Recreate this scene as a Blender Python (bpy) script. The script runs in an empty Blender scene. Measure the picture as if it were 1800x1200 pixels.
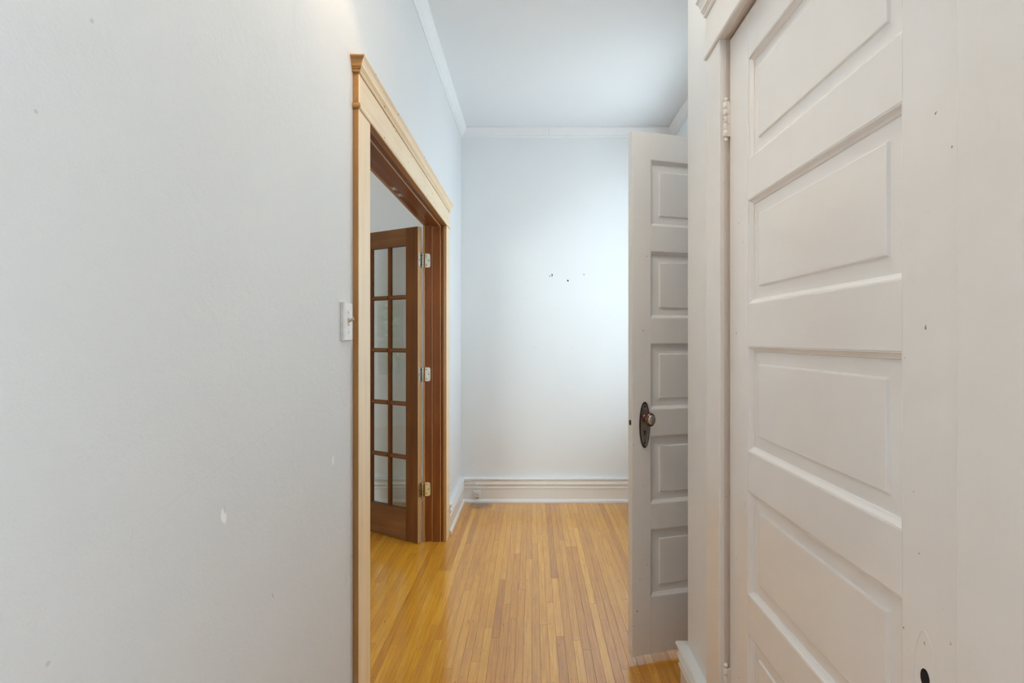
import bpy, bmesh, math, random
from mathutils import Vector, Matrix
random.seed(11)
scene = bpy.context.scene
C = scene.collection

# ------------------------------------------------------------------ camera, world, lights, exposure
cam_d = bpy.data.cameras.new('camera'); cam = bpy.data.objects.new('camera', cam_d); C.objects.link(cam)
cam_d.sensor_width = 36; cam_d.lens = 18.0; cam_d.clip_start = 0.02
cam_d.shift_x = -35/1800; cam_d.shift_y = -4/1800
cam.location = (0, 0, 1.30); cam.rotation_euler = (math.pi/2, 0, 0)
scene.camera = cam

vs = scene.view_settings
vs.view_transform = 'Standard'; vs.look = 'None'; vs.gamma = 1; vs.use_curve_mapping = False
vs.exposure = 0.36
scene.cycles.use_denoising = True
scene.cycles.max_bounces = 8; scene.cycles.diffuse_bounces = 5; scene.cycles.glossy_bounces = 3
scene.cycles.transparent_max_bounces = 10
scene.cycles.use_adaptive_sampling = True; scene.cycles.adaptive_threshold = 0.1; scene.cycles.adaptive_min_samples = 12
scene.cycles.caustics_reflective = False; scene.cycles.caustics_refractive = False
scene.cycles.sample_clamp_indirect = 6

world = bpy.data.worlds.new('sky'); scene.world = world; world.use_nodes = True
bg = world.node_tree.nodes['Background']
bg.inputs[0].default_value = (0.78, 0.90, 1.0, 1); bg.inputs[1].default_value = 1.5

def area_light(name, loc, rot, sx, sy, power, col):
    d = bpy.data.lights.new(name, 'AREA'); d.shape = 'RECTANGLE'; d.size = sx; d.size_y = sy
    d.energy = power; d.color = col
    o = bpy.data.objects.new(name, d); C.objects.link(o); o.location = loc; o.rotation_euler = rot
    return o
# daylight outside the hall window, and fill outside the two added windows
area_light('daylight_hall_window', (1.36, 3.32, 1.75), (0, math.pi/2, 0), 1.7, 1.0, 24.5, (0.80, 0.89, 1.0))
area_light('fill_parlor_window', (-3.1, -1.86, 1.5), (math.pi/2, 0, 0), 2.4, 1.6, 106, (0.84, 0.93, 1.0))
area_light('fill_entry_window', (.86, -.75, 1.42), (0, math.pi/2, 0), 2.0, 1.1, 28, (0.84, 0.90, 1.0))

# ------------------------------------------------------------------ key dimensions (metres; camera looks along +Y)
XL = -0.567            # hall left wall face
XLB = -0.686           # parlour face of that wall
XC = 0.560             # closet wall face
XR = 1.130             # far right wall face
YB = 4.09              # back wall face
YC = 1.837             # closet corner
H = 2.98               # ceiling
YN = -2.2              # hall end behind the camera
OP0, OP1, OPZ = 1.728, 3.290, 2.030   # doorway to parlour: jamb faces, head
D0, D1, DZ = 0.646, 1.468, 2.160      # closet doorway

# ------------------------------------------------------------------ materials
def newmat(name):
    m = bpy.data.materials.new(name); m.use_nodes = True
    nt = m.node_tree; b = nt.nodes['Principled BSDF']
    return m, nt, b
def N(nt, t, **kw):
    n = nt.nodes.new(t)
    for k, v in kw.items(): setattr(n, k, v)
    return n
def math_n(nt, op, a, b=None, c=None):
    n = N(nt, 'ShaderNodeMath', operation=op)
    for i, v in enumerate((a, b, c)):
        if v is None: continue
        if isinstance(v, (int, float)): n.inputs[i].default_value = v
        else: nt.links.new(v, n.inputs[i])
    return n.outputs[0]
def mix_col(nt, fac, a, b, blend='MIX'):
    n = N(nt, 'ShaderNodeMix', data_type='RGBA', blend_type=blend)
    for s, v in ((n.inputs[0], fac), (n.inputs[6], a), (n.inputs[7], b)):
        if isinstance(v, (int, float)): s.default_value = v
        elif isinstance(v, tuple): s.default_value = (*v, 1)
        else: nt.links.new(v, s)
    return n.outputs[2]
def ramp(nt, src, lo, hi):
    n = N(nt, 'ShaderNodeMapRange'); nt.links.new(src, n.inputs[0])
    n.inputs[1].default_value = lo; n.inputs[2].default_value = hi
    return n.outputs[0]
def noise(nt, vec, scale, detail=3, rough=.5):
    n = N(nt, 'ShaderNodeTexNoise'); n.inputs['Scale'].default_value = scale
    n.inputs['Detail'].default_value = detail; n.inputs['Roughness'].default_value = rough
    nt.links.new(vec, n.inputs['Vector']); return n.outputs['Fac']
def scaled(nt, vec, s, loc=(0, 0, 0)):
    n = N(nt, 'ShaderNodeMapping'); n.inputs['Scale'].default_value = s; n.inputs['Location'].default_value = loc
    nt.links.new(vec, n.inputs['Vector']); return n.outputs[0]
def bump(nt, b, h, strength, dist=.002):
    n = N(nt, 'ShaderNodeBump'); n.inputs['Strength'].default_value = strength; n.inputs['Distance'].default_value = dist
    nt.links.new(h, n.inputs['Height']); nt.links.new(n.outputs[0], b.inputs['Normal'])
def pos(nt): return N(nt, 'ShaderNodeNewGeometry').outputs['Position']

def wall_paint(name, col, rough=.55, marks=None, axis=1, stipple=.5):
    """painted plaster; marks = [(u, z, radius_u, radius_z, tilt, colour)], u along the wall"""
    m, nt, b = newmat(name); p = pos(nt)
    big = noise(nt, p, 1.3, 3); fine = noise(nt, p, 260, 2)
    c = mix_col(nt, ramp(nt, big, .35, .65), tuple(x*.985 for x in col), col)
    if marks:
        sep = N(nt, 'ShaderNodeSeparateXYZ'); nt.links.new(p, sep.inputs[0])
        u = sep.outputs[axis]; z = sep.outputs[2]
        wob = math_n(nt, 'MULTIPLY', math_n(nt, 'SUBTRACT', noise(nt, p, 150, 2), .5), 1.6)
        for (mu, mz, ru, rz, tilt, mc) in marks:
            ca, sa = math.cos(tilt), math.sin(tilt)
            du = math_n(nt, 'SUBTRACT', u, mu); dz = math_n(nt, 'SUBTRACT', z, mz)
            a = math_n(nt, 'ADD', math_n(nt, 'MULTIPLY', du, ca/ru), math_n(nt, 'MULTIPLY', dz, sa/ru))
            e = math_n(nt, 'ADD', math_n(nt, 'MULTIPLY', du, -sa/rz), math_n(nt, 'MULTIPLY', dz, ca/rz))
            r = math_n(nt, 'ADD', math_n(nt, 'ADD', math_n(nt, 'MULTIPLY', a, a), math_n(nt, 'MULTIPLY', e, e)), wob)
            f = ramp(nt, r, 1.0, .6)
            c = mix_col(nt, math_n(nt, 'MULTIPLY', f, mc[3]), c, mc[:3])
    nt.links.new(c, b.inputs['Base Color']); b.inputs['Roughness'].default_value = rough
    b.inputs['Specular IOR Level'].default_value = .18
    mid = noise(nt, p, 55, 3)
    bump(nt, b, math_n(nt, 'ADD', fine, math_n(nt, 'MULTIPLY', mid, 1.3)), stipple, .0012)
    return m

def gloss_paint(name, col, rough=.3, grain_axis=2, chips=0.0, chipcol=(.12, .07, .05)):
    m, nt, b = newmat(name); tc = N(nt, 'ShaderNodeTexCoord').outputs['Object']
    s = [90, 90, 90]; s[grain_axis] = 3
    g = noise(nt, scaled(nt, tc, tuple(s)), 1.0, 4, .6)
    lump = noise(nt, tc, 12, 3)
    c = mix_col(nt, ramp(nt, lump, .3, .7), tuple(x*.975 for x in col), col)
    if chips:
        sp = noise(nt, tc, 70, 2, .4)
        c = mix_col(nt, math_n(nt, 'MULTIPLY', ramp(nt, sp, .76-chips, .80-chips), .8), c, chipcol)
    nt.links.new(c, b.inputs['Base Color']); b.inputs['Roughness'].default_value = rough
    b.inputs['Specular IOR Level'].default_value = .5
    b.inputs['Coat Weight'].default_value = .6; b.inputs['Coat Roughness'].default_value = .16
    bump(nt, b, math_n(nt, 'ADD', math_n(nt, 'MULTIPLY', g, .5), math_n(nt, 'MULTIPLY', lump, .8)), .35, .0012)
    return m

def wood(name, c_lo, c_hi, axis=2, rough=.38, knots=0.0, coat=.3, spec=.5, grain=26.0):
    m, nt, b = newmat(name); tc = N(nt, 'ShaderNodeTexCoord').outputs['Object']
    s = [grain]*3; s[axis] = 1.6
    v = scaled(nt, tc, tuple(s))
    g = noise(nt, v, 1.0, 5, .62); s2 = [170]*3; s2[axis] = 4
    fine = noise(nt, scaled(nt, tc, tuple(s2)), 1.0, 2)
    big = noise(nt, tc, 2.2, 2)
    f = math_n(nt, 'ADD', math_n(nt, 'MULTIPLY', ramp(nt, g, .3, .72), .7), math_n(nt, 'MULTIPLY', ramp(nt, big, .35, .65), .3))
    c = mix_col(nt, f, c_lo, c_hi)
    c = mix_col(nt, math_n(nt, 'MULTIPLY', ramp(nt, fine, .55, .75), .18), c, tuple(x*.5 for x in c_lo))
    if knots:
        k = N(nt, 'ShaderNodeTexVoronoi'); k.inputs['Scale'].default_value = 1.0
        s3 = [26]*3; s3[axis] = 15
        nt.links.new(scaled(nt, tc, tuple(s3)), k.inputs['Vector'])
        pick = N(nt, 'ShaderNodeSeparateColor'); nt.links.new(k.outputs['Color'], pick.inputs[0])
        f2 = math_n(nt, 'MULTIPLY', ramp(nt, k.outputs['Distance'], .10, .05), math_n(nt, 'GREATER_THAN', pick.outputs[0], 1-knots))
        c = mix_col(nt, f2, c, (.10, .055, .025))
    nt.links.new(c, b.inputs['Base Color']); b.inputs['Roughness'].default_value = rough
    b.inputs['Specular IOR Level'].default_value = spec
    b.inputs['Coat Weight'].default_value = coat; b.inputs['Coat Roughness'].default_value = .25
    bump(nt, b, fine, .12, .0006)
    return m

def plain(name, col, rough=.5, metal=0.0, bumpy=0.0):
    m, nt, b = newmat(name); tc = N(nt, 'ShaderNodeTexCoord').outputs['Object']
    n = noise(nt, tc, 60, 3)
    c = mix_col(nt, ramp(nt, n, .3, .7), tuple(x*.86 for x in col), col)
    nt.links.new(c, b.inputs['Base Color'])
    b.inputs['Roughness'].default_value = rough; b.inputs['Metallic'].default_value = metal
    if bumpy: bump(nt, b, n, bumpy, .001)
    return m

def glass_mat(name, refl=.09, tint=(.93, .95, .94)):
    m = bpy.data.materials.new(name); m.use_nodes = True; nt = m.node_tree; nt.nodes.clear()
    out = N(nt, 'ShaderNodeOutputMaterial'); t = N(nt, 'ShaderNodeBsdfTransparent'); g = N(nt, 'ShaderNodeBsdfGlossy')
    t.inputs[0].default_value = (*tint, 1); g.inputs['Roughness'].default_value = .01
    lw = N(nt, 'ShaderNodeLayerWeight'); lw.inputs[0].default_value = .5
    f = math_n(nt, 'ADD', math_n(nt, 'MULTIPLY', math_n(nt, 'POWER', lw.outputs['Facing'], 5), .9), refl)
    mx = N(nt, 'ShaderNodeMixShader'); nt.links.new(f, mx.inputs[0])
    nt.links.new(t.outputs[0], mx.inputs[1]); nt.links.new(g.outputs[0], mx.inputs[2]); nt.links.new(mx.outputs[0], out.inputs[0])
    return m

def floor_mat(name, per_object):
    m, nt, b = newmat(name); p = pos(nt)
    if per_object:
        src = N(nt, 'ShaderNodeObjectInfo').outputs['Color']
    else:
        a = N(nt, 'ShaderNodeAttribute'); a.attribute_name = 'tone'; src = a.outputs['Color']
    sc = N(nt, 'ShaderNodeSeparateColor'); nt.links.new(src, sc.inputs[0])
    tone, shift, ray = sc.outputs
    off = N(nt, 'ShaderNodeCombineXYZ'); nt.links.new(math_n(nt, 'MULTIPLY', shift, 40), off.inputs[2]); nt.links.new(math_n(nt, 'MULTIPLY', shift, 17), off.inputs[1])
    va = N(nt, 'ShaderNodeVectorMath', operation='ADD'); nt.links.new(p, va.inputs[0]); nt.links.new(off.outputs[0], va.inputs[1])
    v = va.outputs[0]
    g = noise(nt, scaled(nt, v, (170, 4.5, 1)), 1.0, 5, .72)
    pores = noise(nt, scaled(nt, v, (620, 9, 1)), 1.0, 2)
    fleck = noise(nt, scaled(nt, v, (60, 160, 1)), 1.0, 2)
    f = math_n(nt, 'ADD', math_n(nt, 'MULTIPLY', tone, .75), math_n(nt, 'MULTIPLY', math_n(nt, 'SUBTRACT', g, .5), 1.15))
    f.node.use_clamp = True
    cr = N(nt, 'ShaderNodeValToRGB'); nt.links.new(f, cr.inputs[0])
    e = cr.color_ramp.elements
    e[0].position = 0; e[0].color = (.32, .115, .009, 1); e[1].position = 1; e[1].color = (.92, .52, .075, 1)
    n1 = e.new(.35); n1.color = (.60, .24, .010, 1); n2 = e.new(.68); n2.color = (.80, .375, .020, 1)
    c = cr.outputs[0]
    c = mix_col(nt, math_n(nt, 'MULTIPLY', ramp(nt, pores, .54, .72), .32), c, (.10, .045, .012))
    c = mix_col(nt, math_n(nt, 'MULTIPLY', math_n(nt, 'MULTIPLY', ramp(nt, fleck, .54, .66), ray), .35), c, (.66, .42, .16))
    # face-nail holes in rows, and a dark water stain against the back wall
    sep = N(nt, 'ShaderNodeSeparateXYZ'); nt.links.new(p, sep.inputs[0])
    fx = math_n(nt, 'FRACT', math_n(nt, 'MULTIPLY', math_n(nt, 'ADD', sep.outputs[0], 10*PW), 1/PW))
    row = math_n(nt, 'FRACT', math_n(nt, 'ADD', math_n(nt, 'MULTIPLY', sep.outputs[1], 1/.205), math_n(nt, 'MULTIPLY', math_n(nt, 'SUBTRACT', noise(nt, p, 14, 1), .5), .75)))
    dy = math_n(nt, 'MULTIPLY', math_n(nt, 'SUBTRACT', row, .5), .205)
    dx = math_n(nt, 'MULTIPLY', math_n(nt, 'SUBTRACT', math_n(nt, 'ABSOLUTE', math_n(nt, 'SUBTRACT', fx, .5)), .22), PW)
    dd = math_n(nt, 'SQRT', math_n(nt, 'ADD', math_n(nt, 'MULTIPLY', dx, dx), math_n(nt, 'MULTIPLY', math_n(nt, 'MULTIPLY', dy, dy), .25)))
    hole = math_n(nt, 'MULTIPLY', ramp(nt, dd, .0022, .0012), math_n(nt, 'GREATER_THAN', noise(nt, p, 23, 1), .55))
    c = mix_col(nt, math_n(nt, 'MULTIPLY', hole, .85), c, (.035, .018, .008))
    sx = math_n(nt, 'MULTIPLY', math_n(nt, 'ADD', sep.outputs[0], .40), 1/.10); sy = math_n(nt, 'MULTIPLY', math_n(nt, 'SUBTRACT', sep.outputs[1], 4.01), 1/.10)
    st = math_n(nt, 'ADD', math_n(nt, 'ADD', math_n(nt, 'MULTIPLY', sx, sx), math_n(nt, 'MULTIPLY', sy, sy)), math_n(nt, 'MULTIPLY', math_n(nt, 'SUBTRACT', noise(nt, p, 30, 3), .5), 2.2))
    c = mix_col(nt, math_n(nt, 'MULTIPLY', ramp(nt, st, 1.1, .3), .65), c, (.10, .045, .035))
    nt.links.new(c, b.inputs['Base Color'])
    scr = noise(nt, scaled(nt, p, (30, 2, 1)), 1.0, 4)
    r = N(nt, 'ShaderNodeMapRange'); nt.links.new(scr, r.inputs[0]); r.inputs[3].default_value = .24; r.inputs[4].default_value = .38
    nt.links.new(r.outputs[0], b.inputs['Roughness'])
    b.inputs['Specular IOR Level'].default_value = .5
    b.inputs['Coat Weight'].default_value = 1.0; b.inputs['Coat Roughness'].default_value = .13; b.inputs['Coat IOR'].default_value = 1.75
    bump(nt, b, math_n(nt, 'ADD', math_n(nt, 'MULTIPLY', pores, .5), g), .10, .0006)
    return m

PW = 0.0352   # strip width
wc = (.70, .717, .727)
grey_line = (.62, .62, .61, .35)
chip = (.93, .93, .92, .8)
M = {}
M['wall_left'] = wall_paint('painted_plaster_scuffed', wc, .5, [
    (.942, .975, .009, .017, .2, chip), (.945, .985, .003, .008, .2, (.5, .5, .49, .6)), (1.46, .955, .006, .016, 0, chip),
    (1.02, 1.085, .35, .0012, .19, grey_line), (1.12, .74, .002, .010, .5, (.4, .4, .4, .6)),
    (.625, 1.365, .004, .008, .9, (.68, .67, .66, .5)), (.66, 1.71, .003, .003, 0, (.45, .44, .43, .6)),
    (1.02, 2.0, .003, .003, 0, (.45, .44, .43, .6)), (.585, 1.56, .003, .003, 0, (.5, .49, .48, .6)), (.60, .92, .0035, .0035, 0, (.5, .49, .48, .6))])
M['wall'] = wall_paint('painted_plaster', (.785, .81, .825), .5, [(.02, 1.235, .03, .004, -.15, (.66, .67, .68, .4)), (.32, 1.225, .006, .004, 0, (.6, .6, .6, .5))], axis=0, stipple=.12)
M['ceiling'] = wall_paint('ceiling_paint', (.785, .81, .825), .6, stipple=.15)
M['closet_wall'] = wall_paint('closet_wall_paint', (.80, .82, .84), .42, stipple=.15)
M['trim'] = gloss_paint('white_trim_paint', (.80, .815, .825), .32, 0)
M['door_paint'] = gloss_paint('cream_door_paint', (.835, .815, .80), .27, 2, .03)
M['door_paint_h'] = gloss_paint('cream_door_paint_rails', (.835, .815, .80), .27, 0, .0)
M['casing_paint'] = gloss_paint('cream_casing_paint', (.825, .80, .775), .30, 2, .0)
M['jamb_shaded'] = gloss_paint('shaded_beige_jamb_paint', (.60, .51, .45), .34, 2, .02)  # shade of the door reveal put into the jamb colour
M['hinge_paint'] = gloss_paint('painted_hinge_chipped', (.80, .735, .68), .35, 2, .12, (.03, .02, .015))
M['pine'] = wood('sanded_pine', (.78, .58, .34), (.92, .75, .52), 2, .36, .10, .4)
M['varnish'] = wood('varnished_pine_edge', (.30, .130, .030), (.46, .23, .06), 2, .36, .06, .4)
M['varnish_h'] = wood('varnished_pine_edge_head', (.32, .145, .034), (.48, .25, .07), 1, .36, 0, .4)
M['pine_h'] = wood('sanded_pine_head', (.78, .58, .34), (.92, .75, .52), 1, .36, .9, .4)
M['stain'] = wood('brown_stained_wood', (.10, .024, .002), (.26, .075, .008), 2, .45, 0, 0, .2)
M['stain_h'] = wood('brown_stained_wood_head', (.10, .024, .002), (.26, .075, .008), 1, .36, 0, .3)
M['french'] = wood('french_door_stained', (.075, .025, .006), (.18, .066, .016), 2, .5, 0, 0, .2)
M['french_h'] = wood('french_door_stained_rails', (.085, .030, .008), (.23, .094, .028), 0, .5, 0, 0, .35)
M['edge_pine'] = wood('raw_door_edge', (.48, .29, .13), (.62, .40, .20), 2, .5, 0, 0)
M['glass'] = glass_mat('door_glass', .07)
M['window_glass'] = glass_mat('window_glass', .05)
M['nickel'] = plain('satin_nickel', (.46, .43, .36), .45, 1.0, .1)
M['brass'] = plain('dull_brass', (.55, .42, .22), .36, 1.0, .1)
M['bronze'] = plain('oil_rubbed_bronze', (.10, .060, .048), .38, .85, .3)
M['bronze_dark'] = plain('bronze_recess', (.03, .018, .014), .4, .6)
M['bronze_knob'] = plain('worn_bronze_knob', (.20, .095, .075), .26, .9)
M['knob_face'] = plain('rubbed_knob_face', (.52, .50, .47), .36, .9)
M['plate_metal'] = plain('greyed_bronze_plate', (.34, .31, .285), .4, .85, .3)
M['black'] = plain('dark_hole', (.008, .007, .006), .9)
M['plate'] = plain('white_plastic', (.80, .80, .80), .35)
M['ivory'] = plain('aged_toggle', (.52, .46, .36), .4)
M['steel'] = plain('screw_steel', (.7, .72, .74), .3, 1.0)
M['subfloor'] = plain('subfloor', (.05, .028, .012), .9)
M['closet_dark'] = plain('closet_inside', (.5, .48, .45), .8)
M['floor'] = floor_mat('oak_strip', True); M['floor_far'] = floor_mat('oak_strip_joined', False)
M['leaf'] = plain('leaf_green', (.36, .58, .16), .5); M['bark'] = plain('bark', (.10, .07, .05), .9, 0, .5)
M['lawn'] = plain('lawn', (.10, .22, .05), .9)
m, nt, b = newmat('lamp_bulb'); b.inputs['Emission Color'].default_value = (1, .70, .44, 1); b.inputs['Emission Strength'].default_value = 3700
nn = noise(nt, pos(nt), 30, 1); nt.links.new(mix_col(nt, nn, (1, .9, .75), (1, .95, .85)), b.inputs['Base Color']); M['bulb'] = m
m, nt, b = newmat('lit_opal_dome'); b.inputs['Emission Color'].default_value = (1, .95, .84, 1); b.inputs['Emission Strength'].default_value = 21
nt.links.new(mix_col(nt, noise(nt, pos(nt), 20, 2), (.86, .84, .8), (.9, .88, .85)), b.inputs['Base Color']); M['dome'] = m
m, nt, b = newmat('opal_shade'); tl = N(nt, 'ShaderNodeBsdfTranslucent'); mx = N(nt, 'ShaderNodeMixShader'); mx.inputs[0].default_value = .4
sh_c = mix_col(nt, noise(nt, pos(nt), 20, 2), (.86, .82, .74), (.9, .87, .8)); nt.links.new(sh_c, b.inputs['Base Color']); nt.links.new(sh_c, tl.inputs[0])
nt.links.new(b.outputs[0], mx.inputs[1]); nt.links.new(tl.outputs[0], mx.inputs[2]); nt.links.new(mx.outputs[0], nt.nodes['Material Output'].inputs[0]); M['shade'] = m

# ------------------------------------------------------------------ helpers
def obj(name, bm, mat, parent=None, smooth=False):
    me = bpy.data.meshes.new(name)
    bmesh.ops.recalc_face_normals(bm, faces=bm.faces)
    bm.to_mesh(me); bm.free()
    for mt in (mat if isinstance(mat, (list, tuple)) else [mat]): me.materials.append(mt)
    if smooth:
        for p in me.polygons: p.use_smooth = True
    o = bpy.data.objects.new(name, me); C.objects.link(o)
    if parent: o.parent = parent
    return o
def tag(o, label, cat, group=None, kind=None):
    o['label'] = label; o['category'] = cat
    if group: o['group'] = group
    if kind: o['kind'] = kind
    return o
def empty(name, loc=(0, 0, 0), rz=0):
    o = bpy.data.objects.new(name, None); C.objects.link(o); o.location = loc; o.rotation_euler = (0, 0, rz)
    o.empty_display_size = .05
    return o
def add_box(bm, x0, x1, y0, y1, z0, z1, bev=0.0, seg=1):
    vs_ = [bm.verts.new((x, y, z)) for x in (x0, x1) for y in (y0, y1) for z in (z0, z1)]
    fs = [bm.faces.new([vs_[i] for i in q]) for q in ((0, 1, 3, 2), (4, 6, 7, 5), (0, 4, 5, 1), (2, 3, 7, 6), (0, 2, 6, 4), (1, 5, 7, 3))]
    if bev:
        es = list({e for f in fs for e in f.edges})
        bmesh.ops.bevel(bm, geom=es, offset=bev, segments=seg, affect='EDGES', profile=.5)
    return bm
def box(name, x0, x1, y0, y1, z0, z1, mat, parent=None, bev=.0012, seg=1):
    """box part whose origin sits at its own lower corner, so textures differ between pieces"""
    bm = bmesh.new(); add_box(bm, 0, x1-x0, 0, y1-y0, 0, z1-z0, bev, seg)
    o = obj(name, bm, mat, parent); o.location = (x0, y0, z0)
    return o
def rings(bm, loops, cap0=True, cap1=True):
    L = [[bm.verts.new(v) for v in lp] for lp in loops]; n = len(L[0])
    for a, b_ in zip(L, L[1:]):
        for i in range(n): bm.faces.new((a[i], a[(i+1) % n], b_[(i+1) % n], b_[i]))
    if cap0: bm.faces.new(L[0])
    if cap1: bm.faces.new(L[-1])
    return bm
def lathe(bm, prof, n=24, axis='z', center=(0, 0, 0)):
    loops = []
    for r, t in prof:
        lp = []
        for i in range(n):
            a = 2*math.pi*i/n; u, v = max(r, 1e-5)*math.cos(a), max(r, 1e-5)*math.sin(a)
            p = {'z': (u, v, t), 'y': (u, t, v), 'x': (t, u, v)}[axis]
            lp.append((p[0]+center[0], p[1]+center[1], p[2]+center[2]))
        loops.append(lp)
    return rings(bm, loops)
def tube(bm, pts, r, n=8):
    pts = [Vector(p) for p in pts]; loops = []
    for i, p in enumerate(pts):
        t = (pts[min(i+1, len(pts)-1)]-pts[max(i-1, 0)]).normalized()
        s = t.orthogonal().normalized() if i == 0 else (s - t*s.dot(t)).normalized()
        w = t.cross(s)
        loops.append([tuple(p + s*math.cos(2*math.pi*k/n)*r + w*math.sin(2*math.pi*k/n)*r) for k in range(n)])
    return rings(bm, loops)
def run(name, prof, a, b_, normal, mat, parent=None, m0=0, m1=0):
    """moulding of profile [(out, z)] along the wall from a to b (xy); m0/m1 = mitre (+1 inside corner, -1 outside)"""
    a = Vector((*a, 0)); b_ = Vector((*b_, 0)); d = (b_-a).normalized(); nrm = Vector((*normal, 0))
    bm = bmesh.new()
    l0 = [tuple(a + nrm*o + d*o*m0 + Vector((0, 0, z))) for o, z in prof]
    l1 = [tuple(b_ + nrm*o - d*o*m1 + Vector((0, 0, z))) for o, z in prof]
    rings(bm, [l0, l1])
    return obj(name, bm, mat, parent)
def boxes(name, lst, mat, label, cat):
    bm = bmesh.new()
    for q in lst: add_box(bm, *q)
    return tag(obj(name, bm, mat), label, cat, None, 'structure')

# ------------------------------------------------------------------ the shell
XP = -5.20   # parlour far-left wall face
boxes('wall_left', [(XLB, XL, YN, OP0-.02, 0, H), (XLB, XL, OP1+.02, YB, 0, H), (XLB, XL, OP0-.02, OP1+.02, OPZ+.02, H)],
      M['wall_left'], 'long white plaster wall with scuffs holding the light switch and pine doorway', 'wall')
boxes('wall_back', [(XP-.15, XR+.15, YB, YB+.12, 0, H)], M['wall'], 'white end wall with small screw holes above the baseboard', 'wall')
W0, W1, WZ0, WZ1 = 2.82, 3.80, .80, 2.62
boxes('wall_right', [(XR, XR+.14, YC-.112, W0, 0, H), (XR, XR+.14, W1, YB, 0, H), (XR, XR+.14, W0, W1, 0, WZ0), (XR, XR+.14, W0, W1, WZ1, H)],
      M['wall'], 'white wall behind the open panelled door, pierced by a tall window', 'wall')
N0, N1, NZ0, NZ1 = -1.30, -.20, .35, 2.45
boxes('wall_closet', [(XC, XC+.12, YN, N0, 0, H), (XC, XC+.12, N1, D0-.02, 0, H), (XC, XC+.12, N0, N1, 0, NZ0), (XC, XC+.12, N0, N1, NZ1, H), (XC, XC+.12, D1+.02, YC, 0, H), (XC, XC+.12, D0-.02, D1+.02, DZ+.02, H), (XC+.12, XR, YC-.112, YC, 0, H)],
      M['closet_wall'], 'narrow cream wall corner around the closed panelled closet door', 'wall')
boxes('wall_closet_inside', [(XC+.70, XC+.75, .25, YC-.112, 0, H), (XC+.12, XC+.75, .20, .25, 0, H)], M['closet_dark'], 'plain wall inside the closet behind the closed door', 'wall')
boxes('wall_near', [(XLB, XC+.12, YN-.12, YN, 0, H)],
      M['wall'], 'white hall end wall behind the viewer', 'wall')
P0, P1, PZ0, PZ1 = 1.90, 2.34, .72, 1.88
Q0, Q1 = -4.3, -1.9
boxes('wall_parlor_left', [(XP-.15, XP, -1.5, P0, 0, H), (XP-.15, XP, P1, YB, 0, H), (XP-.15, XP, P0, P1, 0, PZ0), (XP-.15, XP, P0, P1, PZ1, H)], M['wall'], 'parlour side wall with a narrow window facing the garden', 'wall')
boxes('wall_parlor_near', [(XP-.15, Q0, -1.62, -1.5, 0, H), (Q1, XLB, -1.62, -1.5, 0, H), (Q0, Q1, -1.62, -1.5, 0, .72), (Q0, Q1, -1.62, -1.5, 2.3, H)], M['wall'], 'parlour wall opposite the end wall', 'wall')
boxes('ceiling', [(XP-.15, XR+.15, YN-.12, YB+.12, H, H+.1)], M['ceiling'], 'plain white ceiling edged with crown moulding', 'ceiling')

# floor with its oak strips
bm = bmesh.new(); add_box(bm, XP-.15, XR+.15, YN-.12, YB+.12, -.08, -.004)
floor = tag(obj('floor', bm, M['subfloor']), 'glossy honey oak strip floor running down the hall', 'floor', None, 'structure')
bm = bmesh.new(); hw = PW/2-.0002; c_ = .0007
rings(bm, [[(-hw, y, -.004), (hw, y, -.004), (hw, y, -c_), (hw-c_, y, 0), (-hw+c_, y, 0), (-hw, y, -c_)] for y in (0, 1)])
bmesh.ops.recalc_face_normals(bm, faces=bm.faces)
plank_me = bpy.data.meshes.new('plank'); bm.to_mesh(plank_me); bm.free(); plank_me.materials.append(M['floor'])
verts, faces, tones = [], [], []
base = [tuple(v.co) for v in plank_me.vertices]; bf = [tuple(p.vertices) for p in plank_me.polygons]
nx0 = int(math.floor(XP/PW)); nx1 = int(math.ceil(XR/PW))
n_pl = 0
for i in range(nx0, nx1):
    x = (i+.5)*PW
    y = YN - random.random()
    if x < XLB: y = -1.5 - random.random()
    while y < YB:
        L = random.choice((.55, .75, .95, 1.2, 1.45, 1.7))*random.uniform(.85, 1.15)
        y1 = min(y+L, YB)
        t = min(1, max(0, random.gauss(.70, .12)))
        if random.random() < .10: t *= .78
        col = (t, random.random(), random.choice((0, 0, .3, 1)), 1)
        ym = min(max(1.92, y), y1)
        vis = y1 > 1.92 and any(-.335 < x/yy < .32 for yy in (max(ym, 1.92), (max(ym, 1.92)+y1)/2, y1)) and not (x > XC and y1 < YC)
        if vis:
            o = bpy.data.objects.new('plank', plank_me); C.objects.link(o); o.parent = floor
            o.location = (x, y+.0004, random.uniform(-.0003, 0)); o.scale = (1, y1-y-.0008, 1); o.color = col; n_pl += 1
        else:
            k = len(verts)
            verts += [(vx+x, y+.0004+vy*(y1-y-.0008), vz) for vx, vy, vz in base]
            faces += [tuple(q+k for q in f) for f in bf]; tones += [col]*len(base)
        y = y1
me = bpy.data.meshes.new('planks_beyond'); me.from_pydata(verts, [], faces); me.materials.append(M['floor_far'])
at = me.color_attributes.new('tone', 'FLOAT_COLOR', 'POINT')
at.data.foreach_set('color', [c for t in tones for c in t])
o = bpy.data.objects.new('planks_beyond', me); C.objects.link(o); o.parent = floor; o['kind'] = 'stuff'
print('planks', n_pl)

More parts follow.
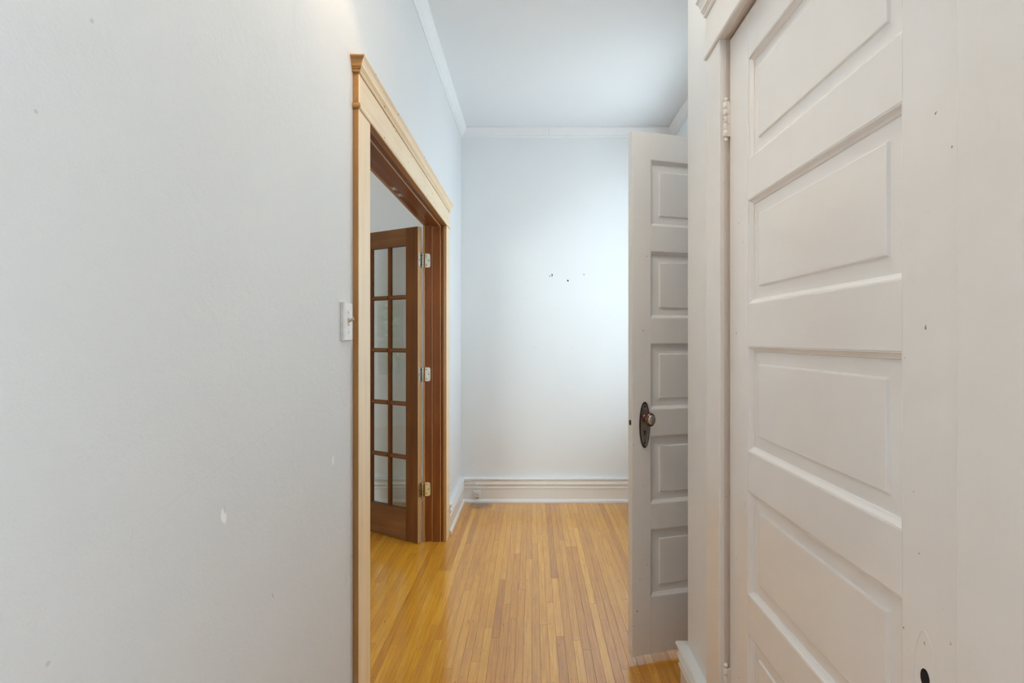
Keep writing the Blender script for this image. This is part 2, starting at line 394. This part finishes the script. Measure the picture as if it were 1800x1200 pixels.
# baseboards
BP = [(0, 0), (.032, 0), (.033, .012), (.029, .022), (.021, .031), (.021, .110), (.027, .114), (.0275, .124), (.022, .130), (.024, .139),
      (.031, .145), (.033, .153), (.030, .162), (.023, .168), (.024, .176), (.033, .184), (.036, .192), (.032, .200), (0, .201)]
def baseboard(name, a, b_, n, label, m0=0, m1=0):
    return tag(run(name, BP, a, b_, n, M['trim'], None, m0, m1), label, 'baseboard', None, 'structure')
baseboard('baseboard_back', (XL, YB), (XR, YB), (0, -1), 'tall moulded white baseboard along the end wall', 1, 1)
baseboard('baseboard_left', (XL, 3.404), (XL, YB), (1, 0), 'short white baseboard between the pine casing and the end wall', 0, 1)
baseboard('baseboard_near', (XL, YN), (XL, 1.612), (1, 0), 'white baseboard under the light switch wall')
baseboard('baseboard_right', (XR, YC), (XR, YB), (-1, 0), 'white baseboard under the tall window', 1, 1)
baseboard('baseboard_closet', (XC, 1.590), (XC, YC), (-1, 0), 'moulded white baseboard ending at the closet wall corner', 0, -1)
baseboard('baseboard_alcove', (XC, YC), (XR, YC), (0, 1), 'white baseboard around the corner behind the closet', -1, 1)
baseboard('baseboard_parlor', (XP, YB), (XLB, YB), (0, -1), 'white baseboard in the parlour seen through the glass door', 1, 1)
baseboard('baseboard_parlor_left', (XP, -1.5), (XP, YB), (1, 0), 'white baseboard under the parlour windows', 0, 1)

# crown mouldings
CP = [(0, H), (0, H-.076), (.006, H-.076), (.008, H-.068), (.013, H-.064), (.013, H-.058), (.018, H-.054), (.028, H-.042), (.044, H-.020), (.050, H-.012), (.050, H)]
def crown(name, pieces, label):
    e = tag(empty(name, (0, 0, 0)), label, 'crown moulding', None, 'structure')
    for q in pieces: run('crown_length', CP, *q[:3], M['trim'], e, *q[3:])
crown('trim_crown_left', [((XL, YN), (XL, YB), (1, 0), 1, 1)], 'white crown moulding along the top of the switch wall')
jx = (965-935)*4.06/900
crown('trim_crown_back', [((XL, YB), (jx-.0008, YB), (0, -1), 1, 0), ((jx+.0008, YB), (XR, YB), (0, -1), 0, 1)], 'white crown moulding in two lengths over the end wall')
crown('trim_crown_right', [((XR, YC), (XR, YB), (-1, 0), 1, 1)], 'white crown moulding at the ceiling above the open door')
crown('trim_crown_closet', [((XC, YN), (XC, YC), (-1, 0), 1, -1)], 'white crown moulding high above the closet door')

# ------------------------------------------------------------------ door casings
def worn(o):
    o.data.materials.append(M['edge_pine'])
    for p in o.data.polygons: p.material_index = 0 if max(abs(c) for c in p.normal) > .985 else 1
    return o
def two_tone(o, nx, side_mat):
    """sanded front faces, old varnish left on the edges"""
    o.data.materials.append(side_mat)
    for p in o.data.polygons: p.material_index = 0 if p.normal.x*nx > .3 else 1
    return o
def cap_mesh(parent, wall_x, side, t, y0, y1, z0, h, mat):
    prof = [(0, 0), (.002, .004), (.006, .06), (.006, .22), (.0095, .25), (.0095, .34), (.0125, .37), (.014, .55), (.018, .75), (.024, .90), (.025, .92), (.025, 1)]
    bm = bmesh.new(); loops = []
    for o_, zz in prof:
        xo = wall_x + side*(t+o_); z = zz*h
        loops.append([(wall_x, y0-o_, z), (xo, y0-o_, z), (xo, y1+o_, z), (wall_x, y1+o_, z)])
    rings(bm, loops)
    o = obj('cap', bm, mat, parent); o.location = (0, 0, z0); return o
def bead_mesh(parent, wall_x, side, t, y0, y1, z0, h, mat):
    bm = bmesh.new(); loops = []
    for k in range(7):
        a = math.pi*k/6; o_ = .006*math.sin(a)+.001; z = h*(1-math.cos(a))/2
        xo = wall_x+side*(t+o_)
        loops.append([(wall_x, y0-o_, z), (xo, y0-o_, z), (xo, y1+o_, z), (wall_x, y1+o_, z)])
    rings(bm, loops); o = obj('bead', bm, mat, parent); o.location = (0, 0, z0); return o

fr = tag(empty('trim_doorway_casing', (XL, (OP0+OP1)/2, 0)), 'pale pine casing with crown cap and brown jambs around the parlour doorway', 'door casing', None, 'structure')
def sub(o, p): o.parent = p; o.matrix_parent_inverse = Matrix.Translation(p.location).inverted(); return o
CW, CT = .114, .020
ya0, ya1 = OP0+.006-CW, OP0+.006; yb0, yb1 = OP1-.004, OP1-.004+CW
for a, b_ in ((ya0, ya1), (yb0, yb1)):
    sub(two_tone(box('casing_leg', XL, XL+CT, a, b_, 0, OPZ, M['pine'], None, .002, 2), 1, M['varnish']), fr)
    sub(box('casing_leg', XLB-.014, XLB, a, b_, 0, OPZ, M['varnish'], None, .002, 2), fr)
sub(two_tone(bead_mesh(None, XL, 1, CT, ya0, yb1, OPZ, .018, M['pine_h']), 1, M['varnish_h']), fr)
sub(two_tone(box('head_board', XL, XL+CT, ya0, yb1, OPZ+.018, OPZ+.112, M['pine_h'], None, .0015, 1), 1, M['varnish_h']), fr)
sub(two_tone(cap_mesh(None, XL, 1, CT, ya0, yb1, OPZ+.112, .046, M['pine_h']), 1, M['varnish_h']), fr)
sub(box('head_board', XLB-.014, XLB, ya0, yb1, OPZ, OPZ+.112, M['varnish_h'], None, .0015, 1), fr)
# jambs and stops
sub(worn(box('jamb', XLB, XL, OP1, OP1+.02, 0, OPZ, M['stain'], None, .001)), fr)
sub(worn(box('jamb', XLB, XL, OP0-.02, OP0, 0, OPZ, M['stain'], None, .001)), fr)
sub(worn(box('head_jamb', XLB, XL, OP0-.02, OP1+.02, OPZ, OPZ+.02, M['stain_h'], None, .001)), fr)
sx0, sx1 = -.640, -.584
sub(worn(box('door_stop', sx0, sx1, OP1-.011, OP1, 0, OPZ-.011, M['stain'], None, .0025, 2)), fr)
sub(worn(box('door_stop', sx0, sx1, OP0, OP0+.011, 0, OPZ-.011, M['stain'], None, .0025, 2)), fr)
sub(worn(box('head_stop', sx0, sx1, OP0, OP1, OPZ-.011, OPZ, M['stain_h'], None, .0025, 2)), fr)
for yy in (2.475, 2.585):   # roller-catch strikes under the head
    s = sub(box('catch_strike', -.680, -.654, yy-.028, yy+.028, OPZ-.0035, OPZ-.0005, M['nickel'], None, .001), fr)
    bm = bmesh.new(); lathe(bm, [(.0, -.004), (.006, -.003), (.007, 0)], 12); d = obj('catch_dimple', bm, M['steel'], s); d.location = (.013, .028, 0)

cl = tag(empty('trim_closet_casing', (XC, (D0+D1)/2, 0)), 'cream painted casing with stepped cap around the closed closet door', 'door casing', None, 'structure')
za = DZ+.004
c0, c1, e0, e1 = D0+.006-CW, D0+.006, D1+.006, D1+.006+CW
for a, b_ in ((c0, c1), (e0, e1)): sub(box('casing_leg', XC-CT, XC, a, b_, 0, za, M['casing_paint'], None, .0025, 2), cl)
sub(bead_mesh(None, XC, -1, CT, c0, e1, za, .018, M['casing_paint']), cl)
sub(box('head_board', XC-CT, XC, c0, e1, za+.018, za+.132, M['casing_paint'], None, .0015), cl)
sub(cap_mesh(None, XC, -1, CT, c0, e1, za+.132, .062, M['casing_paint']), cl)
sub(box('jamb', XC-CT*.3, XC+.12, D1, D1+.02, 0, DZ, M['jamb_shaded'], None, .001), cl)
sub(box('jamb', XC-CT*.3, XC+.12, D0-.02, D0, 0, DZ, M['jamb_shaded'], None, .001), cl)
sub(box('head_jamb', XC-CT*.3, XC+.12, D0-.02, D1+.02, DZ, DZ+.02, M['jamb_shaded'], None, .001), cl)

# ------------------------------------------------------------------ panelled doors
def panel_mesh(w, h, T):
    bm = bmesh.new()
    def rect(ins, y): return [(ins, y, ins), (w-ins, y, ins), (w-ins, y, h-ins), (ins, y, h-ins)]
    prof = [(0, .0006), (.0025, .0012), (.004, .0045), (.009, .0085), (.0125, .0105), (.0135, .0135), (.043, .0125), (.0455, .0080), (.048, .0076)]
    front = [rect(i, y) for i, y in prof]
    back = [rect(i, T-y) for i, y in prof]
    rings(bm, list(reversed(front))+back)
    return bm
def panel_door(root, W, T, z0, z1, s0, s1, panels):
    box('stile', 0, s0, 0, T, z0, z1, M['door_paint'], root, .0015, 2)
    box('stile', W-s1, W, 0, T, z0, z1, M['door_paint'], root, .0015, 2)
    edges = [z0] + [v for p in panels for v in p] + [z1]
    for k in range(0, len(edges), 2):
        box('rail', s0, W-s1, .0002, T-.0002, edges[k], edges[k+1], M['door_paint_h'], root, .0010, 2)
    for a, b_ in panels:
        p = obj('panel', panel_mesh(W-s0-s1, b_-a, T), M['door_paint_h'], root); p.location = (s0, 0, a)

# closed closet door, hinged at its far edge
DX = .566
door1 = tag(empty('door_1', (DX, D1-.003, 0), -math.pi/2), 'closed cream five-panel closet door with painted hinges and no knob', 'door', None, 'structure')
PA = [(.258, .530), (.632, .904), (1.007, 1.281), (1.391, 1.664), (1.768, 2.036)]
panel_door(door1, .814, .036, .012, 2.154, .122, .132, PA)
def barrel_hinge(parent, x, y, zc, mat, r=.0075, h=.10):
    root = empty('hinge'); root.parent = parent; root.location = (x, y, zc)
    n = 5; seg = h/n
    for k in range(n):
        bm = bmesh.new(); a = -h/2+k*seg
        lathe(bm, [(r*.9, a+.0006), (r, a+.0018), (r, a+seg-.0018), (r*.9, a+seg-.0006)], 16); obj('knuckle', bm, mat, root, True)
    for s in (-1, 1):
        bm = bmesh.new(); lathe(bm, [(r*.55, s*h/2), (r*.6, s*(h/2+.002)), (r*.95, s*(h/2+.006)), (r*.8, s*(h/2+.011)), (0.0005, s*(h/2+.013))], 16); obj('ball_tip', bm, mat, root, True)
    return root
for zc in (1.928, .310):
    hg = barrel_hinge(door1, -.002, -.0105, zc, M['hinge_paint'])
    box('hinge_leaf', -.0010, .009, .002, .0125, -.05, .05, M['hinge_paint'], hg, .0005)
# knob plate ghost and spindle hole on the latch stile
def ell(bm, rx, rz, y0, y1, n=40, inner=None):
    if inner is None:
        rings(bm, [[(rx*math.cos(2*math.pi*i/n), y, rz*math.sin(2*math.pi*i/n)) for i in range(n)] for y in (y0, y1)])
    else:
        o_ = [[(rx*math.cos(2*math.pi*i/n)*s, y, rz*math.sin(2*math.pi*i/n)*s2) for i in range(n)] for s, s2, y in ((1, 1, y0), (1, 1, y1), (inner[0], inner[1], y1), (inner[0], inner[1], y0))]
        L = [[bm.verts.new(v) for v in lp] for lp in o_]
        for a in range(4):
            for i in range(n): bm.faces.new((L[a][i], L[a][(i+1) % n], L[(a+1) % 4][(i+1) % n], L[(a+1) % 4][i]))
    return bm
hu = D1-.003-.738
bm = bmesh.new(); ell(bm, .0215, .085, -.0006, .001, 48, (.94, .985)); o = obj('plate_outline', bm, M['door_paint'], door1); o.location = (hu, 0, .795); o['label'] = 'raised paint outline of a missing knob plate'
bm = bmesh.new(); ell(bm, .0085, .0135, -.0006, .003, 24); o = obj('spindle_hole', bm, M['black'], door1); o.location = (hu+.001, 0, .812)
bm = bmesh.new(); ell(bm, .0016, .0026, -.0006, .002, 12); o = obj('screw_hole', bm, M['ivory'], door1); o.location = (hu, 0, .862)

# open door standing across the hall
th2 = math.radians(15.2)
door2 = tag(empty('door_2', (.402, 2.045, 0), th2), 'open five-panel cream door with oval bronze knob plate', 'door', None, 'structure')
PB = [(.258, .533), (.634, .910), (1.015, 1.284), (1.385, 1.656), (1.757, 2.025)]
panel_door(door2, .735, .036, .030, 2.134, .080, .100, PB)
# knob set
ks = empty('knob_set'); ks.parent = door2; ks.location = (.052, 0, .956); ks['label'] = 'oval beaded bronze knob plate with round knob'
bm = bmesh.new()
n = 48; RX, RZ = .0225, .0905
lp = lambda s, y, d=0: [((RX-d)*s*math.cos(2*math.pi*i/n), y, (RZ-d)*s*math.sin(2*math.pi*i/n)) for i in range(n)]
rings(bm, [lp(1, .0), lp(1, -.003), lp(1, -.0042, .0012), lp(1, -.0042, .003), lp(1, -.0028, .004), lp(1, -.0030, .0075), lp(.4, -.0034, .0075)])
pl_ = obj('plate', bm, [M['bronze'], M['plate_metal']], ks, True)
for p in pl_.data.polygons: p.material_index = 1 if max(abs(p.center.x)/RX, abs(p.center.z)/RZ) < 9 and (p.center.x/(RX-.004))**2+(p.center.z/(RZ-.004))**2 < 1 else 0
bm = bmesh.new()
for i in range(72):
    a = 2*math.pi*i/72
    mt = Matrix.Translation((RX*math.cos(a), -.003, RZ*math.sin(a)))
    bmesh.ops.create_icosphere(bm, subdivisions=1, radius=.0021, matrix=mt)
o = obj('bead_border', bm, M['bronze_dark'], ks, True); o['kind'] = 'stuff'
bm = bmesh.new(); lathe(bm, [(.016, -.003), (.0155, -.006), (.011, -.008), (.0095, -.012), (.0085, -.026), (.012, -.030), (.020, -.033), (.0255, -.039), (.0275, -.046), (.0262, -.053), (.0225, -.0575), (.019, -.0590), (.0175, -.0580), (.010, -.0592), (.0005, -.0598)], 32, 'y')
o = obj('knob', bm, M['bronze_knob'], ks, True); o.location = (0, 0, .028); o.scale = (.78, 1, 1)
bm = bmesh.new(); lathe(bm, [(.0195, -.0575), (.0190, -.0602), (.012, -.0622), (.0005, -.0630)], 28, 'y'); obj('knob_face', bm, M['knob_face'], o, True)
bm = bmesh.new(); lathe(bm, [(.0036, -.0032), (.0036, -.0048)], 14, 'y', (0, 0, .004)); add_box(bm, -.0018, .0018, -.0048, -.0032, -.010, .003)
o = obj('keyhole', bm, M['black'], ks); o.location = (0, 0, -.030)
for zz in (.073, -.073):
    bm = bmesh.new(); lathe(bm, [(.0034, -.003), (.0032, -.005), (.0015, -.0058)], 12, 'y'); o = obj('plate_screw', bm, M['bronze_dark'], ks, True); o.location = (0, 0, zz)
box('latch_edge', -.0012, 0, .0005, .0355, .030, 2.134, M['trim'], door2, 0)
box('latch_bolt', -.004, .002, .010, .024, .955, .975, M['bronze_dark'], door2, .001)
for zz in (1.90, 1.05, .30):
    barrel_hinge(door2, .737, .039, zz, M['hinge_paint'])

# ------------------------------------------------------------------ glazed French door swung into the parlour
th3 = math.radians(-29.0)
door3 = tag(empty('door_3', (-.724, 3.250, 0), th3), 'brown stained glazed French door swung open into the parlour', 'door', None, 'structure')
FW, FT, fz0, fz1 = .70, .035, .005, 2.017
fs, gz0, gz1 = .102, .203, 1.905
pw, mw = .1375, .030
box('stile', -fs, -.0012, 0, FT, fz0, fz1, M['french'], door3, .002, 2)
box('hinge_edge', -.0012, .0004, .0005, FT-.0005, fz0, fz1, M['edge_pine'], door3, 0)
gl1 = -(fs+3*pw+2*mw)
box('stile', -FW, gl1, 0, FT, fz0, fz1, M['french'], door3, .002, 2)
box('top_rail', gl1, -fs, .0003, FT-.0003, gz1, fz1, M['french_h'], door3, .001)
box('bottom_rail', gl1, -fs, .0003, FT-.0003, fz0, gz0, M['french_h'], door3, .001)
def muntin_v(x0, x1, z0, z1):
    bm = bmesh.new(); w = x1-x0
    pr = [(0, .013), (.004, .009), (.008, .003), (w-.008, .003), (w-.004, .009), (w, .013), (w, FT-.013), (w-.008, FT-.003), (.008, FT-.003), (0, FT-.013)]
    rings(bm, [[(a, y, z) for a, y in pr] for z in (0, z1-z0)])
    o = obj('muntin', bm, M['french'], door3); o.location = (x0, 0, z0)
def muntin_h(x0, x1, z0, z1):
    bm = bmesh.new(); w = z1-z0
    pr = [(0, .013), (.004, .009), (.008, .003), (w-.008, .003), (w-.004, .009), (w, .013), (w, FT-.013), (w-.008, FT-.003), (.008, FT-.003), (0, FT-.013)]
    rings(bm, [[(x, y, a) for a, y in pr] for x in (0, x1-x0)])
    o = obj('muntin', bm, M['french_h'], door3); o.location = (x0, 0, z0)
cols = [(-(fs+k*(pw+mw)+pw), -(fs+k*(pw+mw))) for k in range(3)]
for k in range(2): muntin_v(cols[k][0]-mw, cols[k][0], gz0, gz1)
mh = .028; ph = (gz1-gz0-4*mh)/5
rows_ = [(gz0+k*(ph+mh), gz0+k*(ph+mh)+ph) for k in range(5)]
for a, b_ in cols:
    for k in range(4): muntin_h(a, b_, rows_[k][1], rows_[k+1][0])
    for z0, z1 in rows_: box('pane', a-.003, b_+.003, FT/2-.0015, FT/2+.0015, z0-.003, z1+.003, M['glass'], door3, 0)
# butt hinges
for zc, mt in ((1.805, 'nickel'), (1.075, 'nickel'), (.338, 'brass')):
    hg = empty('hinge'); hg.parent = door3; hg.matrix_parent_inverse = Matrix.LocRotScale(door3.location, door3.rotation_euler, None).inverted(); hg.location = (0, 0, 0)
    bx_, by_ = -.698, 3.274
    bm = bmesh.new(); lathe(bm, [(.0055, zc-.046), (.006, zc-.044), (.006, zc+.044), (.0055, zc+.046)], 16, 'z', (bx_, by_, 0)); obj('barrel', bm, M[mt], hg, True)
    for k in range(1, 5):
        bm = bmesh.new(); zz = zc-.046+k*.0184; lathe(bm, [(.0063, zz-.0006), (.0063, zz+.0006)], 16, 'z', (bx_, by_, 0)); obj('knuckle_gap', bm, M['black'], hg)
    def leaf(name, origin, du, nrm, width):
        bm = bmesh.new(); r = .012; pts = []
        for cx, cz, a0 in ((width-r, .044-r, 0), (r*.1, .044, None), (0, -.044, None), (width-r, -.044+r, -90)):
            if a0 is None: pts.append((cx if cx > .005 else 0, cz))
            else: pts += [(cx+r*math.cos(math.radians(a0+t)), cz+r*math.sin(math.radians(a0+t))) for t in (0, 22, 45, 67, 90)]
        du = Vector(du); nv = Vector(nrm); og = Vector(origin)
        pts2 = [p for p in pts]
        rings(bm, [[tuple(og+du*u+nv*d+Vector((0, 0, zc+z))) for u, z in pts2] for d in (0, .0022)])
        lf = obj(name, bm, M[mt], hg)
        for u, z in ((width*.38, .03), (width*.72, 0), (width*.38, -.03)):
            bm = bmesh.new(); c = og+du*u+nv*.0022
            q = nv.orthogonal().normalized(); w = nv.cross(q)
            rings(bm, [[tuple(c+q*math.cos(a*math.pi/5)*.0035+w*math.sin(a*math.pi/5)*.0035+nv*d+Vector((0, 0, zc+z))) for a in range(10)] for d in (-.0005, .0006)])
            obj('screw', bm, M['bronze_dark'], lf)
    leaf('jamb_leaf', (bx_+.004, OP1-.0004, 0), (1, 0, 0), (0, -1, 0), .042)
    ed = Vector((math.sin(-th3), math.cos(th3), 0)); en = Vector((math.cos(th3), math.sin(th3), 0))
    og = Vector((-.724, 3.250, 0))+ed*.034+en*.0004
    leaf('door_leaf', tuple(og), tuple(-ed), tuple(en), .031)

# ------------------------------------------------------------------ light switch
sw = tag(empty('light_switch', (XL, 1.550, 1.353)), 'white toggle light switch plate on the wall beside the pine casing', 'light switch')
bm = bmesh.new()
rings(bm, [[(x, -y, -z), (x, y, -z), (x, y, z), (x, -y, z)] for x, y, z in ((.0005, .033, .056), (.0085, .035, .0575), (.0105, .034, .0565), (.0120, .0325, .055))])
obj('wall_plate', bm, M['plate'], sw)
box('toggle_slot', .0118, .0124, -.0055, .0055, -.0125, .0125, M['ivory'], sw, 0)
bm = bmesh.new(); rings(bm, [[(.010, -.0045, -.004), (.010, .0045, -.004), (.010, .0045, .004), (.010, -.0045, .004)], [(.028, -.0035, .006), (.028, .0035, .006), (.0265, .0035, .0125), (.0265, -.0035, .0125)]])
obj('toggle', bm, M['ivory'], sw)
for zz in (.030, -.030):
    bm = bmesh.new(); lathe(bm, [(.0042, .0118), (.0040, .0132), (.0018, .0138)], 14, 'x'); s = obj('plate_screw', bm, M['steel'], sw, True); s.location = (0, 0, zz)

# ------------------------------------------------------------------ phone jack on the back baseboard
jxx, jz = (839-935)/220.5, 1.3-(866.5-596)/220.5
jk = tag(empty('phone_jack', (jxx, YB-.021, jz)), 'small white phone jack box wired on the end wall baseboard', 'phone jack')
bm = bmesh.new(); rings(bm, [[(-a, y, -a), (a, y, -a), (a, y, a), (-a, y, a)] for a, y in ((.027, 0), (.027, -.014), (.0245, -.018), (.022, -.0185))])
obj('box_body', bm, M['plate'], jk)
bm = bmesh.new(); lathe(bm, [(.0035, -.018), (.003, -.0198)], 12, 'y'); obj('cover_screw', bm, M['bronze_dark'], jk)
box('jack_socket', -.008, .008, -.016, -.004, -.031, -.0265, M['black'], jk, 0)
bm = bmesh.new(); tube(bm, [(0, -.012, .026), (.001, -.017, .042), (.001, -.020, .062), (-.006, -.020, .082), (-.03, -.018, .100), (-.07, -.018, .107), (-.115, -.017, .105)], .0028, 8)
o = obj('wire', bm, M['plate'], jk, True)

# electrical outlet plate low on the left wall past the casing
ou = tag(empty('wall_outlet', (XL, 3.50, .285)), 'white outlet plate low on the wall just beyond the pine casing', 'wall outlet')
bm = bmesh.new(); rings(bm, [[(x, -y, -z), (x, y, -z), (x, y, z), (x, -y, z)] for x, y, z in ((0, .035, .0575), (.004, .035, .0575), (.006, .033, .0555))]); obj('wall_plate', bm, M['plate'], ou)
for zz in (.019, -.019):
    bm = bmesh.new(); ell(bm, .0165, .0135, 0, .0015, 24); r_ = obj('receptacle', bm, M['plate'], ou); r_.rotation_euler = (0, 0, math.pi/2); r_.location = (.0075, 0, zz)
    for yy in (-.006, .006): box('slot', -.001+yy, .001+yy, -.0004, .0004, -.004, .004, M['black'], r_, 0)

# ------------------------------------------------------------------ leftover screw holes in the back wall
def hole(px, py, rx, rz, label, tilt=0):
    o_ = tag(empty('screw_hole', ((px-935)/220, YB-.0002, 1.3+(596-py)/220)), label, 'screw hole', 'screw holes in the end wall')
    bm = bmesh.new(); ell(bm, rx, rz, .0005, -.0012, 16); h_ = obj('hole', bm, M['black'], o_); h_.rotation_euler = (0, tilt, 0)
    bm = bmesh.new(); ell(bm, rx*1.7, rz*1.5, .0005, -.0016, 16, (.62, .7)); h2 = obj('torn_rim', bm, M['trim'], o_); h2.rotation_euler = (0, tilt, 0)
    return o_
h1 = hole(970.4, 483.4, .004, .011, 'tall torn screw hole, leftmost of three on the end wall')
bm = bmesh.new(); ell(bm, .004, .004, .0005, -.001, 12); o = obj('chip', bm, M['bronze_dark'], h1); o.location = (-.017, 0, -.008)
hole(998.2, 493.2, .005, .009, 'slanted torn screw hole, lowest of three on the end wall', -.7)
hole(1026.4, 482.4, .004, .004, 'small round screw hole, rightmost of three on the end wall')

# ------------------------------------------------------------------ windows
def sash_window(name, x_face, out, y0, y1, z0, z1, label, cols_=1):
    """double-hung window in a wall whose outside lies towards out (+1/-1 in x)"""
    r = tag(empty(name, (x_face, (y0+y1)/2, z0)), label, 'window', None, 'structure')
    def bx(nm, a, b_, c, d, e, f, mat): 
        xa, xb = sorted((x_face+out*a, x_face+out*b_)); return sub(box(nm, xa, xb, c, d, e, f, mat, None, .001), r)
    cw = .09
    bx('casing', -.018, 0, y0-cw, y0, z0-.02, z1, M['trim']); bx('casing', -.018, 0, y1, y1+cw, z0-.02, z1, M['trim'])
    bx('head_casing', -.020, 0, y0-cw, y1+cw, z1, z1+.11, M['trim']); bx('stool', -.045, .05, y0-cw-.02, y1+cw+.02, z0-.03, z0, M['trim']); bx('apron', -.016, 0, y0-cw, y1+cw, z0-.11, z0-.03, M['trim'])
    zm = (z0+z1)/2
    for (a, b_, d) in ((z0, zm+.02, .04), (zm-.02, z1, .075)):
        s = .045
        bx('sash_stile', d, d+.03, y0, y0+s, a, b_, M['trim']); bx('sash_stile', d, d+.03, y1-s, y1, a, b_, M['trim'])
        bx('sash_rail', d, d+.03, y0+s, y1-s, a, a+s, M['trim']); bx('sash_rail', d, d+.03, y0+s, y1-s, b_-s, b_, M['trim'])
        bx('pane', d+.013, d+.017, y0+s-.004, y1-s+.004, a+s-.004, b_-s+.004, M['window_glass'])
    return r
sash_window('window_1', XR, 1, W0, W1, WZ0, WZ1, 'tall white sash window hidden behind the open door')
sash_window('window_2', XP, -1, P0, P1, PZ0, PZ1, 'narrow white parlour window mirrored in the French door glass')
r = sash_window('added_window_3', 0, 1, -1.2, 1.2, .72, 2.3, 'wide white parlour window added opposite the end wall to light parlour and hall')  # unseen window, added and widened to spread soft light through the doorway
r.rotation_euler = (0, 0, -math.pi/2); r.location = (-3.1, -1.5, .72)
sash_window('added_window_4', XC, 1, N0, N1, NZ0, NZ1, 'tall white sash window added just behind the viewer to light the hall')  # unseen window, added to brighten the near left wall

# ------------------------------------------------------------------ wall sconce just above the frame
sc_ = tag(empty('wall_sconce', (XL, 1.245, 2.75)), 'brass wall sconce with warm bulb and added shadow-casting chain high on the switch wall', 'wall lamp')
bm = bmesh.new(); lathe(bm, [(.055, 0), (.055, .006), (.045, .014), (.02, .02), (.0005, .021)], 28, 'x'); obj('backplate', bm, M['brass'], sc_, True)
bm = bmesh.new(); tube(bm, [(.015, 0, 0), (.05, 0, .03), (.09, 0, .03), (.12, 0, 0), (.125, 0, -.03)], .007, 10); obj('arm', bm, M['brass'], sc_, True)
bm = bmesh.new(); lathe(bm, [(.024, -.03), (.026, -.05), (.05, -.075), (.075, -.13), (.085, -.17), (.083, -.17), (.073, -.13), (.048, -.078), (.02, -.053)], 28, 'z', (.125, 0, 0)); obj('shade', bm, M['shade'], sc_, True)
bm = bmesh.new(); tube(bm, [(.055, -.012, .02), (.058, -.012, -.10), (.058, -.012, -.44)], .0036, 8); obj('shadow_chain', bm, M['brass'], sc_, True)  # chain added and thickened to cast a thin shadow line on the wall
bm = bmesh.new(); lathe(bm, [(.012, -.05), (.026, -.085), (.03, -.11), (.022, -.135), (.0005, -.142)], 20, 'z', (.125, 0, 0)); bl = obj('bulb', bm, M['window_glass'], sc_, True)
bm = bmesh.new(); lathe(bm, [(.001, -.090), (.005, -.093), (.005, -.122), (.001, -.125)], 12, 'z', (.125, 0, 0)); obj('filament', bm, M['bulb'], bl, True)

# unseen ceiling lamp above the frame, added to light the near hall
cl_ = tag(empty('added_ceiling_lamp', (.24, 1.30, H)), 'unseen round flush ceiling lamp with lit opal dome, added to light the hall', 'ceiling lamp')
bm = bmesh.new(); lathe(bm, [(.175, 0), (.175, -.012), (.165, -.022), (.15, -.025), (.0005, -.025)], 36); obj('canopy', bm, M['brass'], cl_, True)
bm = bmesh.new(); lathe(bm, [(.155, -.022), (.153, -.045), (.135, -.08), (.10, -.105), (.05, -.12), (.0005, -.124)], 36); obj('dome', bm, M['dome'], cl_, True)
bm = bmesh.new(); lathe(bm, [(.006, -.12), (.011, -.128), (.009, -.138), (.0005, -.144)], 16); obj('finial', bm, M['brass'], cl_, True)

# ------------------------------------------------------------------ garden outside the parlour window
bm = bmesh.new(); add_box(bm, -14, XP-.16, -6, 8, -.6, -.5); tag(obj('lawn', bm, M['lawn']), 'green lawn outside the parlour windows', 'lawn', None, 'structure')
tr = tag(empty('garden_tree', (-8.6, 1.2, -.5)), 'leafy green tree outside the narrow parlour window', 'tree')
bm = bmesh.new(); tube(bm, [(0, 0, 0), (.05, .02, .8), (-.05, .1, 1.6), (.1, .2, 2.5)], .11, 10); obj('trunk', bm, M['bark'], tr, True)
verts, faces = [], []
rnd = random.Random(5)
for k in range(2600):
    while True:
        p = Vector((rnd.uniform(-1, 1), rnd.uniform(-1, 1), rnd.uniform(-1, 1)))
        if .3 < p.length < 1: break
    p = Vector((p.x*1.1, p.y*1.5, p.z*1.3+2.1)); a = Vector((rnd.gauss(0, 1), rnd.gauss(0, 1), rnd.gauss(0, 1))).normalized(); b_ = a.orthogonal().normalized()
    i = len(verts); s = rnd.uniform(.06, .12)
    verts += [tuple(p-a*s), tuple(p+b_*s*.5), tuple(p+a*s), tuple(p-b_*s*.5)]; faces.append((i, i+1, i+2, i+3))
me = bpy.data.meshes.new('foliage'); me.from_pydata(verts, [], faces); me.materials.append(M['leaf'])
o = bpy.data.objects.new('foliage', me); C.objects.link(o); o.parent = tr; o['kind'] = 'stuff'
